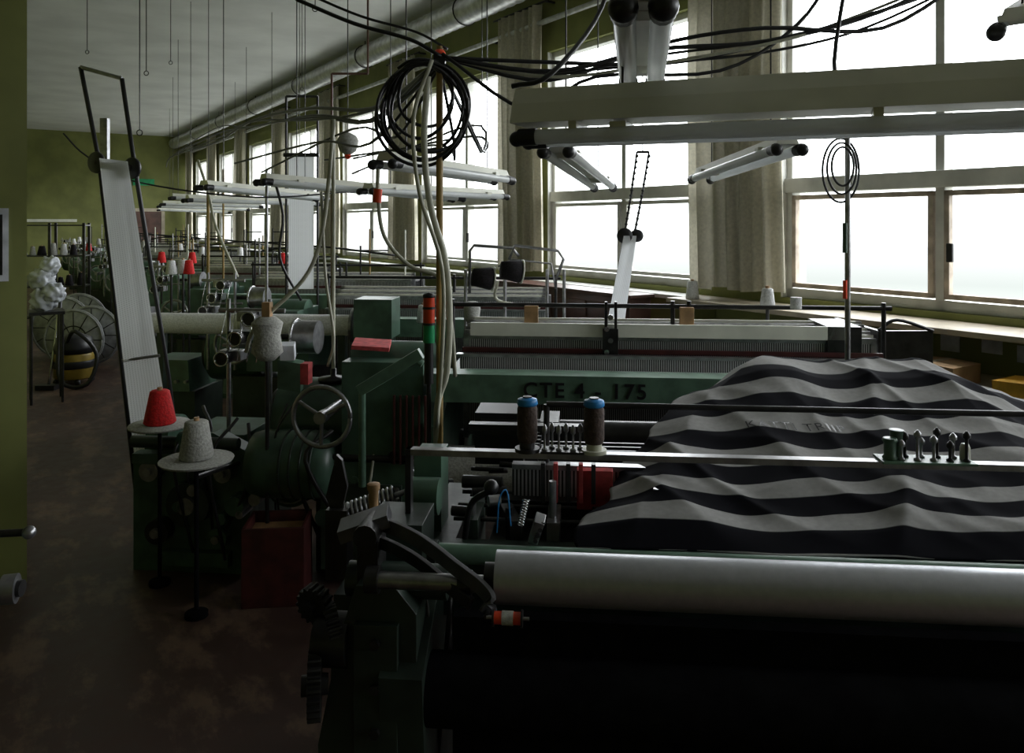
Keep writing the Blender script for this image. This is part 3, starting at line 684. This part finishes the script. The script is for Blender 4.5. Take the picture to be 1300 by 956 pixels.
# ---------------------------------------------------------------- fluorescent fixtures
def fixture(p1, p2, w=0.10, hous=0.035, big=False, wires=(0.15, 0.85), knob=0.024, tr=0.019):
    p1, p2 = Vector(p1), Vector(p2); o = B('fluorescent_light_fixture')
    d = (p2-p1).normalized(); x = d.cross(Vector((0,0,1))).normalized(); u = x.cross(d).normalized()
    def bar(c0, c1, hw, h0, h1, m, hw2=None):
        hw2 = hw if hw2 is None else hw2
        vs = [c+x*sx*(hw if h == h0 else hw2)+u*h for c in (c0, c1) for h in (h0, h1) for sx in (-1, 1)]
        o.add(vs, [(0,1,3,2),(4,6,7,5),(0,4,5,1),(2,3,7,6),(0,2,6,4),(1,5,7,3)], m)
    if big:
        bar(p1-d*0.03, p2+d*0.03, w*0.75, 0.035, 0.085, WH, w*0.55); bar(p1-d*0.03, p2+d*0.03, w*0.55, 0.085, 0.125, WH, w*0.3)
        for f in (0.08, 0.5, 0.92): bar(p1.lerp(p2, f)-d*0.01, p1.lerp(p2, f)+d*0.01, w*0.6, -0.005, 0.04, WH)
    else:
        bar(p1, p2, w*0.45, 0.02, 0.02+hous, WH, w*0.3)
    for sx in (-1, 1):
        a, c = p1+x*sx*w/2, p2+x*sx*w/2
        o.cyl(a, c, tr, TU, n=16)
        for q, sg in ((a, -1), (c, 1)):
            o.cyl(q-d*sg*0.035, q+d*sg*0.012, tr*1.15, BK, n=14); o.ball(q+d*sg*0.018-u*0.004, knob, BK, n=12)
    for f in wires:
        q = p1.lerp(p2, f)+u*(0.02+hous if not big else 0.12)
        o.cyl(q, Vector((q.x, q.y, CH_Z)), 0.0035, DK, n=5)
        bar(p1.lerp(p2, f)-d*0.02, p1.lerp(p2, f)+d*0.02, w*0.6, 0.0, 0.03, WH)
    return o.done()
fixture((0.045, 2.02, 1.965), (1.55, 1.42, 1.955), 0.085, big=True, knob=0.020)
fixture((0.25, 1.50, 2.16), (0.37, 2.25, 2.15), 0.075, knob=0.03, tr=0.024)
fixture((0.17, 3.0, 2.02), (0.48, 4.15, 1.94), 0.10)
fixture((1.05, 3.0, 2.03), (0.99, 4.1, 1.98), 0.10)
fixture((-0.58, 3.6, 2.02), (-0.06, 4.45, 1.99), 0.12)
fixture((-1.58, 5.0, 2.01), (-0.42, 5.9, 1.93), 0.14)
fixture((-0.95, 5.2, 1.96), (-0.1, 6.1, 1.95), 0.14)
fixture((-2.35, 6.0, 2.02), (-1.68, 6.9, 1.96), 0.14)
fixture((-3.3, 8.0, 1.98), (-2.2, 8.9, 1.96), 0.14)
fixture((-4.1, 9.5, 2.05), (-2.9, 10.2, 2.0), 0.14)
fixture((-5.1, 11.5, 2.02), (-3.9, 12.2, 2.0), 0.14)
fixture((-6.5, 14.5, 2.05), (-5.1, 15.2, 2.0), 0.14)
fixture((-8.3, 18.5, 2.05), (-6.9, 19.2, 2.0), 0.14)
fixture((1.35, 2.1, 2.27), (1.95, 2.9, 2.55), 0.10)
o = room('wall_light_fixture'); o.box(0.45, 1.9, W1-0.08, W1-0.001, 1.78, 1.86, WH); o.done()

# ---------------------------------------------------------------- poles
def pole(name, x, y, z1, r, m, base=True, z0=0.0):
    o = B(name); o.cyl((x, y, z0), (x, y, z1), r, m, n=12)
    if base: o.lathe([(0.08,0),(0.08,0.012),(r*1.5,0.02),(r*1.5,0.06),(r,0.062)], (x, y, z0), DK)
    return o
o = pole('cable_pole', -0.25, 2.72, 2.36, 0.012, MU); o.ball((-0.25,2.72,2.33),0.022,RL); o.box(-0.27,-0.23,2.70,2.74,2.28,2.33,BK)
for i in range(9):
    rx = R(0.10, 0.165); cx = -0.30+R(-.02,.02); cz = 2.31-rx+R(-.02,.01)-0.01; ph = R(0, 6)
    pts = [(cx+rx*0.93*math.cos(t*2*math.pi/24+ph), 2.70+0.03*math.sin(t*0.7+i)+R(-.003,.003), cz+rx*1.05*math.sin(t*2*math.pi/24+ph)) for t in range(25)]
    o.tube(pts, 0.006, BK, 6, k=2)
o.done()
o = B('signal_tower_light')
SX, SY = -0.285, 2.70
o.cyl((SX, SY, 0.0), (SX, SY, 1.36), 0.008, DK); o.lathe([(0.05,0),(0.05,0.012),(0.01,0.02)], (SX,SY,0), DK)
o.cyl((SX, SY, 1.34), (SX, SY, 1.40), 0.02, GL, n=18); o.cyl((SX, SY, 1.40), (SX, SY, 1.408), 0.022, BK, n=18)
o.cyl((SX, SY, 1.408), (SX, SY, 1.455), 0.02, RL, n=18); o.cyl((SX, SY, 1.455), (SX, SY, 1.463), 0.022, BK, n=18)
o.cyl((SX, SY, 1.463), (SX, SY, 1.495), 0.02, RL, n=18); o.lathe([(0.022,0),(0.02,0.01),(0.005,0.016)], (SX,SY,1.495), BK)
o.cyl((SX, SY, 1.20), (SX, SY, 1.34), 0.016, BK, n=12)
o.done()
o = pole('cable_pole', 1.47, 3.45, 2.12, 0.012, ST)
for i in range(3):
    rx = 0.06+0.02*i
    o.tube([(1.44+rx*0.8*math.cos(t*2*math.pi/20), 3.43+0.01*i, 2.02-rx*0.4+rx*1.4*math.sin(t*2*math.pi/20)) for t in range(21)], 0.005, BK, 6, k=2)
o.cyl((1.45,3.43,1.62),(1.45,3.43,1.75),0.01,G); o.cyl((1.45,3.43,1.42),(1.45,3.43,1.5),0.009,RL)
o.done()
o = pole('cable_pole', -0.95, 4.19, 2.3, 0.010, CR, z0=0.915); o.done()
o = pole('cable_pole', -1.75, 7.65, 3.2, 0.012, BR); o.cyl((-1.75,7.65,3.2),(-1.4,7.65,3.2),0.012,BR); o.cyl((-1.4,7.65,3.2),(-1.4,7.65,CH_Z),0.01,BR); o.done()
o = pole('cable_pole', -2.7, 7.0, 2.1, 0.014, MU); o.done()
o = pole('cable_pole', -1.62, 5.2, 2.1, 0.010, ST); o.done()
o = pole('cable_pole', -3.5, 9.55, 2.4, 0.012, MU); o.done()
o = B('alarm_bell'); o.lathe([(0.005,0),(0.05,0.03),(0.065,0.09),(0.05,0.12),(0.01,0.14)], (-0.98, 4.7, 2.15), YG); o.cyl((-0.98,4.7,2.28),(-0.98,4.7,CH_Z),0.003,DK); o.ball((-0.98,4.7,2.15),0.02,RL); o.done()

# ---------------------------------------------------------------- cables
o = B('overhead_cable_bundle')
base = [(-0.734,2.7,2.514),(-0.54,2.7,2.433),(-0.351,2.7,2.379),(-0.243,2.7,2.32)]
o.tube(base, 0.0075, BK); o.tube([(p[0]+0.02,p[1]+0.02,p[2]+0.03) for p in base], 0.005, BK)
o.tube([(-1.1,2.9,2.9)]+base[0:1], 0.0075, BK)
main = [(-0.243,2.72,2.32),(0.135,2.8,2.30),(0.54,2.85,2.37),(0.945,2.9,2.43),(1.35,2.95,2.52),(1.75,3.0,2.68),(2.2,3.2,2.9)]
for i in range(6):
    jit = [(p[0]+R(-.04,.04), p[1]+R(-.04,.04), p[2]+R(-.045,.035)) for p in main[1:]]
    o.tube([main[0]]+jit, R(0.005,0.009), random.choice([BK, BK, BK, CR]))
o.tube([(-0.24,2.7,2.33),(0.05,2.75,2.15),(0.3,2.8,2.27),(0.75,2.85,2.30),(1.05,2.9,2.48),(1.2,2.9,2.7)], 0.007, BK)
o.tube([(0.0,2.02,2.10),(0.1,2.0,2.13),(0.25,2.2,2.35),(0.30,2.3,2.6),(0.34,2.5,3.0)], 0.007, BK)
o.tube([(1.0,2.3,2.6),(0.9,2.2,2.2),(0.86,2.0,2.09)], 0.006, BK)
for i in range(5):
    x = R(-1.0, -0.2); o.tube([(-0.25,2.74,2.3),(x*0.6,3.2,R(1.95,2.1)),(x,3.9,R(2.1,2.3)),(x-0.8,5,R(2.0,2.2))], 0.006, BK)
# cable run continuing towards the far end
for i in range(4):
    j = 0.05
    o.tube([(-0.25+R(-.02,.02),2.75,2.3),(-0.62+R(-j,j),3.7,2.27+R(-j,j)),(-1.2+R(-j,j),4.7,2.4+R(-j,j)),(-2.2,6.6,2.55+R(-j,j)),(-3.6,9.5,2.8+R(-.1,.1)),(-6.5,15,3.0),(-9.0,20.5,3.2)], R(0.006,0.012), random.choice([BK, BK, CR]))
o.tube([(-2.45,4.3,2.24),(-2.35,4.35,2.12),(-2.1,4.4,1.98),(-1.5,4.6,1.9),(-1.0,5,1.95)], 0.005, BK)
o.done()
o = B('hanging_cable')
o.tube([(-0.284,2.66,2.244),(-0.297,2.66,2.028),(-0.276,2.66,1.812),(-0.225,2.66,1.623),(-0.211,2.66,1.434),(-0.221,2.66,1.245),(-0.257,2.7,1.11),(-0.26,2.75,0.8)], 0.011, CR, 8)
o.tube([(-0.27,2.66,2.3),(-0.33,2.64,2.1),(-0.31,2.64,1.85),(-0.235,2.64,1.6),(-0.235,2.64,1.3),(-0.26,2.7,1.05)], 0.007, CR, 8)
o.done()
o = B('hanging_cable')
o.tube([(-0.595,3.5,1.99),(-0.595,3.5,1.87),(-0.567,3.5,1.69),(-0.455,3.5,1.56),(-0.315,3.5,1.50),(-0.27,3.5,1.3),(-0.26,3.6,1.05)], 0.009, CR, 8)
o.cyl((-0.60,3.5,1.84),(-0.595,3.5,1.90),0.02,RL)
o.done()
o = B('hanging_cable')
o.tube([(-0.86,3.8,2.25),(-0.88,3.8,2.0),(-0.92,3.8,1.685),(-1.007,3.8,1.476),(-1.235,3.8,1.25),(-1.3,3.85,1.12)], 0.010, CR, 8)
o.tube([(-0.92,3.8,1.9),(-0.90,3.8,1.5),(-0.86,3.8,1.2),(-0.9,3.85,1.05)], 0.007, CR, 8)
o.done()
o = B('hanging_cable')
o.tube([(-2.75,6.9,2.3),(-2.62,6.8,2.0),(-2.55,6.8,1.7),(-2.3,6.6,1.3)], 0.012, CR, 8)
o.tube([(-1.7,5.6,2.1),(-1.6,5.5,1.8),(-1.62,5.5,1.5),(-1.5,5.6,1.2)], 0.010, BK, 8)
o.done()
o = B('hook_wires')
for (x, y, z) in ((-3.25,7.0,3.1),(-2.6,5.5,2.4),(-3.9,9,3.6),(-2.4,9,3.3),(-4.8,8.9,3.7),(-1.5,6,3.4)):
    o.cyl((x,y,z),(x,y,CH_Z),0.004,DK,n=5); o.torus((x,y,z-0.02),(0,1,0),0.02,0.004,DK,12)
o.done()

# ---------------------------------------------------------------- yarn creel with loops and big bobbins
o = B('yarn_creel')
Y0 = 5.60
for x in (-0.33, -0.05, 0.25, 0.37): o.cyl((x, Y0, 0), (x, Y0, 1.42), 0.012, ST)
o.box(-0.38, 0.40, Y0-0.1, Y0+0.1, 0, 0.05, DK)
o.tube([(-0.30,Y0,1.25),(-0.30,Y0,1.55),(-0.27,Y0,1.59),(0.0,Y0+0.05,1.57),(0.05,Y0+0.05,1.51)], 0.012, ST, 6, sm=False)
o.tube([(-0.02,Y0,1.49),(0.02,Y0,1.59),(0.33,Y0+0.05,1.55),(0.37,Y0+0.05,1.49),(0.31,Y0+0.05,1.33)], 0.012, ST, 6, sm=False)
o.tube([(-0.1,Y0,1.44),(0.0,Y0,1.49),(0.28,Y0,1.46),(0.31,Y0,1.28)], 0.008, ST, 6, sm=False)
for x, z, m in ((-0.14, 1.36, YK), (0.06, 1.41, YK)):
    o.lathe([(0.01,0),(0.075,0),(0.08,0.01),(0.06,0.14),(0.02,0.145)], (x, Y0-0.10, z), m, (-1,-0.2,0.1), 22)
    o.lathe([(0.01,0),(0.085,0.0),(0.085,0.006),(0.01,0.006)], (x+0.006, Y0-0.10, z), WH, (1,0.2,-0.1), 22)
o.lathe([(0.035,0),(0.05,0.03),(0.06,0.10),(0.05,0.14),(0.03,0.15)], (-0.28, Y0-0.08, 1.05), YG); o.cyl((-0.28,Y0-0.08,0),(-0.28,Y0-0.08,1.05),0.012,DK)
o.tube([(-0.1,Y0-0.05,1.34),(-0.1,Y0-0.02,1.2),(0.2,Y0,1.15)],0.012,CR)
o.done()

# ---------------------------------------------------------------- along the window wall
o = room('sideboard_cabinet')
o.box(4.38, 4.62, 4.95, 7.1, 0.05, 1.12, BR); o.box(4.36, 4.64, 4.92, 7.13, 1.12, 1.15, BR)
for i in range(4):
    o.box(4.365, 4.38, 4.99+i*0.53, 5.48+i*0.53, 0.1, 1.06, BR); o.cyl((4.355,5.42+i*0.53,0.6),(4.365,5.42+i*0.53,0.6),0.012,ST)
for yy in (4.97, 7.0): o.box(4.40,4.60,yy,yy+0.06,0,0.05,BR)
o.done(0.005)
o = room('wall_shelf')
o.box(4.42, NW-0.002, 0.2, 3.6, 0.80, 0.83, SL)
for yy in (0.25, 1.85, 3.5): o.box(4.50, NW-0.002, yy, yy+0.03, 0.0, 0.80, SL)
o.done(0.003)
o = room('radiator')
for i in range(14): o.box(4.86, 4.97, 1.0+i*0.055, 1.04+i*0.055, 0.35, 0.75, DK)
o.box(4.9,4.94,0.98,1.78,0.38,0.42,DK); o.box(4.9,4.94,0.98,1.78,0.68,0.72,DK); o.box(4.94,NW-0.001,1.2,1.25,0.5,0.55,DK); o.box(4.9,4.94,1.0,1.04,0,0.38,DK)
o.done(0.004)
def carton(name, loc, yaw, sx, sy, sz, m):
    o = B(name, loc, yaw)
    o.box(-sx/2, sx/2, -sy/2, -sy/2+0.005, 0, sz, m); o.box(-sx/2, sx/2, sy/2-0.005, sy/2, 0, sz, m)
    o.box(-sx/2, -sx/2+0.005, -sy/2, sy/2, 0, sz, m); o.box(sx/2-0.005, sx/2, -sy/2, sy/2, 0, sz, m)
    o.box(-sx/2, sx/2, -sy/2, sy/2, 0, 0.005, m)
    o.box(-sx/2, sx/2, -sy/2-0.002, -0.004, sz, sz+0.004, m, rot=(0.05,0,0)); o.box(-sx/2, sx/2, 0.004, sy/2+0.002, sz, sz+0.004, m, rot=(-0.05,0,0))
    o.box(-sx/2, sx/2, -0.02, 0.02, sz+0.006, sz+0.008, SL)
    return o.done()
def RW(n, w, z):  # room frame to world
    return (n*math.cos(RY)-w*math.sin(RY), n*math.sin(RY)+w*math.cos(RY), z)
carton('cardboard_box', RW(4.58, 3.0, 0.831), RY, 0.3, 0.42, 0.15, CB)
carton('cardboard_box', RW(4.58, 2.5, 0.831), RY, 0.3, 0.34, 0.11, CB)
carton('cardboard_box', RW(4.56, 1.95, 0.831), RY, 0.26, 0.35, 0.08, OY)
o = B('glass_jar', RW(4.50, 1.45, 0.83))
o.lathe([(0.045,0),(0.05,0.01),(0.05,0.16),(0.035,0.19),(0.035,0.22),(0.03,0.22)], (0,0,0), GLS); o.cyl((0,0,0.205),(0,0,0.23),0.04,ST); o.done()
o = room('notice_papers')
for yy, zz in ((2.6,0.98),(2.35,1.0),(2.15,0.97)): o.box(NW-0.006, NW-0.003, yy, yy+0.12, zz-0.04, zz+0.06, PA)
o.done()
o = B('yarn_cone', RW(4.7, 4.55, 1.135)); o.cone_yarn((0,0,0), 0.14, YW, 0.055, 0.04); o.done()
o = B('machine_side_guard')
o.box(2.0, 2.30, 4.3, 4.33, 0.0, 1.16, DK); o.box(2.0, 2.03, 4.33, 4.9, 0, 1.16, DK); o.tube([(2.0,4.3,1.16),(2.1,4.3,1.22),(2.30,4.3,1.16)],0.01,BK)
o.done(0.003)

# ---------------------------------------------------------------- left background things
o = B('vacuum_cleaner', (-4.78, 8.6, 0))
o.lathe([(0.17,0.06),(0.2,0.08),(0.2,0.32),(0.19,0.34)], (0,0,0), YE, n=24); o.lathe([(0.2,0.34),(0.2,0.40),(0.17,0.50),(0.08,0.54),(0.01,0.54)], (0,0,0), BK, n=24)
o.lathe([(0.205,0.18),(0.21,0.19),(0.21,0.25),(0.205,0.26)], (0,0,0), BK, n=24)
for a in range(4): o.ball((0.17*math.cos(a*1.57+.7), 0.17*math.sin(a*1.57+.7), 0.035), 0.035, BK)
o.tube([(0,-0.15,0.45),(0.15,-0.25,0.6),(0.35,-0.2,0.35),(0.3,-0.3,0.05),(0.05,-0.35,0.1),(-0.05,-0.2,0.6),(-0.15,0,0.95)], 0.022, BK, 8)
o.tube([(-0.15,0,0.95),(-0.2,0.0,0.5),(-0.1,-0.3,0.05)], 0.015, CH, 8, sm=False); o.box(-0.2,0.0,-0.38,-0.26,0,0.05,BK)
o.done()
def drum(x, y, yaw, r=0.36):
    o = B('yarn_beam_reel', (x, y, 0), yaw)
    for yy in (-0.2, 0.2):
        o.lathe([(0.05,-0.01),(r,-0.012),(r+0.006,0),(r,0.012),(0.05,0.01)], (0, yy, r+0.006), GP, (0,1,0), 36)
        o.torus((0, yy-0.012, r+0.006), (0,1,0), r*0.95, 0.010, GP, 32); o.torus((0, yy-0.012, r+0.006), (0,1,0), r*0.45, 0.008, DK, 28)
        for i in range(12):
            t = i*math.pi/6; o.cyl((0.06*math.cos(t), yy-0.012, r+0.06*math.sin(t)), (r*0.92*math.cos(t), yy-0.012, r+r*0.92*math.sin(t)), 0.006, DK, n=6)
        o.cyl((0, yy-0.03, r+0.006), (0, yy-0.01, r+0.006), 0.09, GP, n=20)
    o.cyl((0,-0.28,r+0.006),(0,0.28,r+0.006),0.07,DK,n=18)
    return o.done()
drum(-5.20, 9.55, 0.0); drum(-5.80, 10.35, 0.0, 0.40)
o = B('storage_rack', (-7.58, 13.0, 0), 0.3)
for x in (-0.5, 0, 0.5):
    for y in (-0.2, 0.2): o.box(x-0.02, x+0.02, y-0.02, y+0.02, 0, 1.75, DK)
for z in (0.2, 0.7, 1.2, 1.7): o.box(-0.52, 0.52, -0.22, 0.22, z, z+0.02, DK)
for z in (0.22, 0.72, 1.22):
    x = -0.43
    while x < 0.43:
        w = R(0.06, 0.09); o.cone_yarn((x, R(-.1,.0), z), R(0.12,0.2), random.choice([YW, YG, YK, YK, YG]), w*0.8, w*0.5); x += w*2
o.done()
o = B('yarn_bag_trolley', (-4.58, 7.75, 0), 0.57)
o.box(-0.15, 0.15, -0.18, 0.18, 0.86, 0.89, DK)
for x in (-0.13, 0.13):
    for y in (-0.15, 0.15): o.cyl((x,y,0),(x,y,0.87),0.012,DK)
for (cx, cy, cz, r) in ((-0.02,0,1.00,0.12),(0.06,-0.05,1.06,0.10),(-0.04,0.02,1.20,0.11),(0.03,0.0,1.33,0.09)):
    N = 26; M_ = 40; vs = []
    for i in range(N+1):
        for j in range(M_):
            th = math.pi*i/N; ph = 2*math.pi*j/M_
            dv = Vector((math.sin(th)*math.cos(ph), math.sin(th)*math.sin(ph), math.cos(th)))
            rr = r*(1+0.35*noise.noise(dv*2.5+Vector((cx*20,cz*7,0)))+0.05*noise.noise(dv*7+Vector((cz*9,0,0))))
            vs.append(Vector((cx,cy,cz))+dv*rr)
    o.add(vs, [(i*M_+j, i*M_+(j+1)%M_, (i+1)*M_+(j+1)%M_, (i+1)*M_+j) for i in range(N) for j in range(M_)], PL, True)
o.done()
o = room('door_1'); o.box(3.2, 4.2, W1-0.05, W1-0.001, 0, 2.1, BR); o.box(3.1, 3.2, W1-0.07, W1-0.001, 0, 2.2, SL); o.box(4.2, 4.3, W1-0.07, W1-0.001, 0, 2.2, SL); o.box(3.1,4.3,W1-0.07,W1-0.001,2.1,2.2,SL); o.cyl((3.3,W1-0.09,1.05),(3.3,W1-0.05,1.05),0.03,ST); o.done()
o = room('exit_sign'); o.box(3.4, 4.0, W1-0.06, W1-0.001, 2.9, 3.1, GL); o.done()
o = room('poster'); o.box(-0.32, 0.035, 4.49, 4.498, 1.47, 1.82, PA); o.box(-0.29,0.01,4.485,4.49,1.50,1.79,DK)
o.done()

# ---------------------------------------------------------------- world / camera
w = bpy.data.worlds.new('overcast_sky'); scene.world = w; w.use_nodes = True
nt = w.node_tree; bg = nt.nodes['Background']
tc = nt.nodes.new('ShaderNodeTexCoord'); sp = nt.nodes.new('ShaderNodeSeparateXYZ'); rp = nt.nodes.new('ShaderNodeValToRGB')
nt.links.new(tc.outputs['Generated'], sp.inputs[0])
mr = nt.nodes.new('ShaderNodeMapRange'); mr.inputs[1].default_value = -0.3; mr.inputs[2].default_value = 0.5
nt.links.new(sp.outputs['Z'], mr.inputs[0]); nt.links.new(mr.outputs[0], rp.inputs[0])
e = rp.color_ramp.elements; e[0].position = 0.15; e[0].color = (0.19,0.20,0.19,1); e[1].position = 0.55; e[1].color = (0.93,0.97,1.0,1)
q = e.new(0.29); q.color = (0.096,0.104,0.100,1)
q = e.new(0.34); q.color = (0.125,0.128,0.128,1)
q = e.new(0.42); q.color = (0.45,0.48,0.49,1)
nt.links.new(rp.outputs[0], bg.inputs[0]); bg.inputs[1].default_value = 9.0

cam = bpy.data.cameras.new('camera'); co = bpy.data.objects.new('camera', cam); scene.collection.objects.link(co)
cam.sensor_width = 36; cam.lens = 36*1000/1300; cam.shift_y = -0.15; cam.clip_start = 0.05; cam.clip_end = 200
co.location = (0, 0, 1.75); co.rotation_euler = (math.radians(90), 0, 0)
scene.camera = co
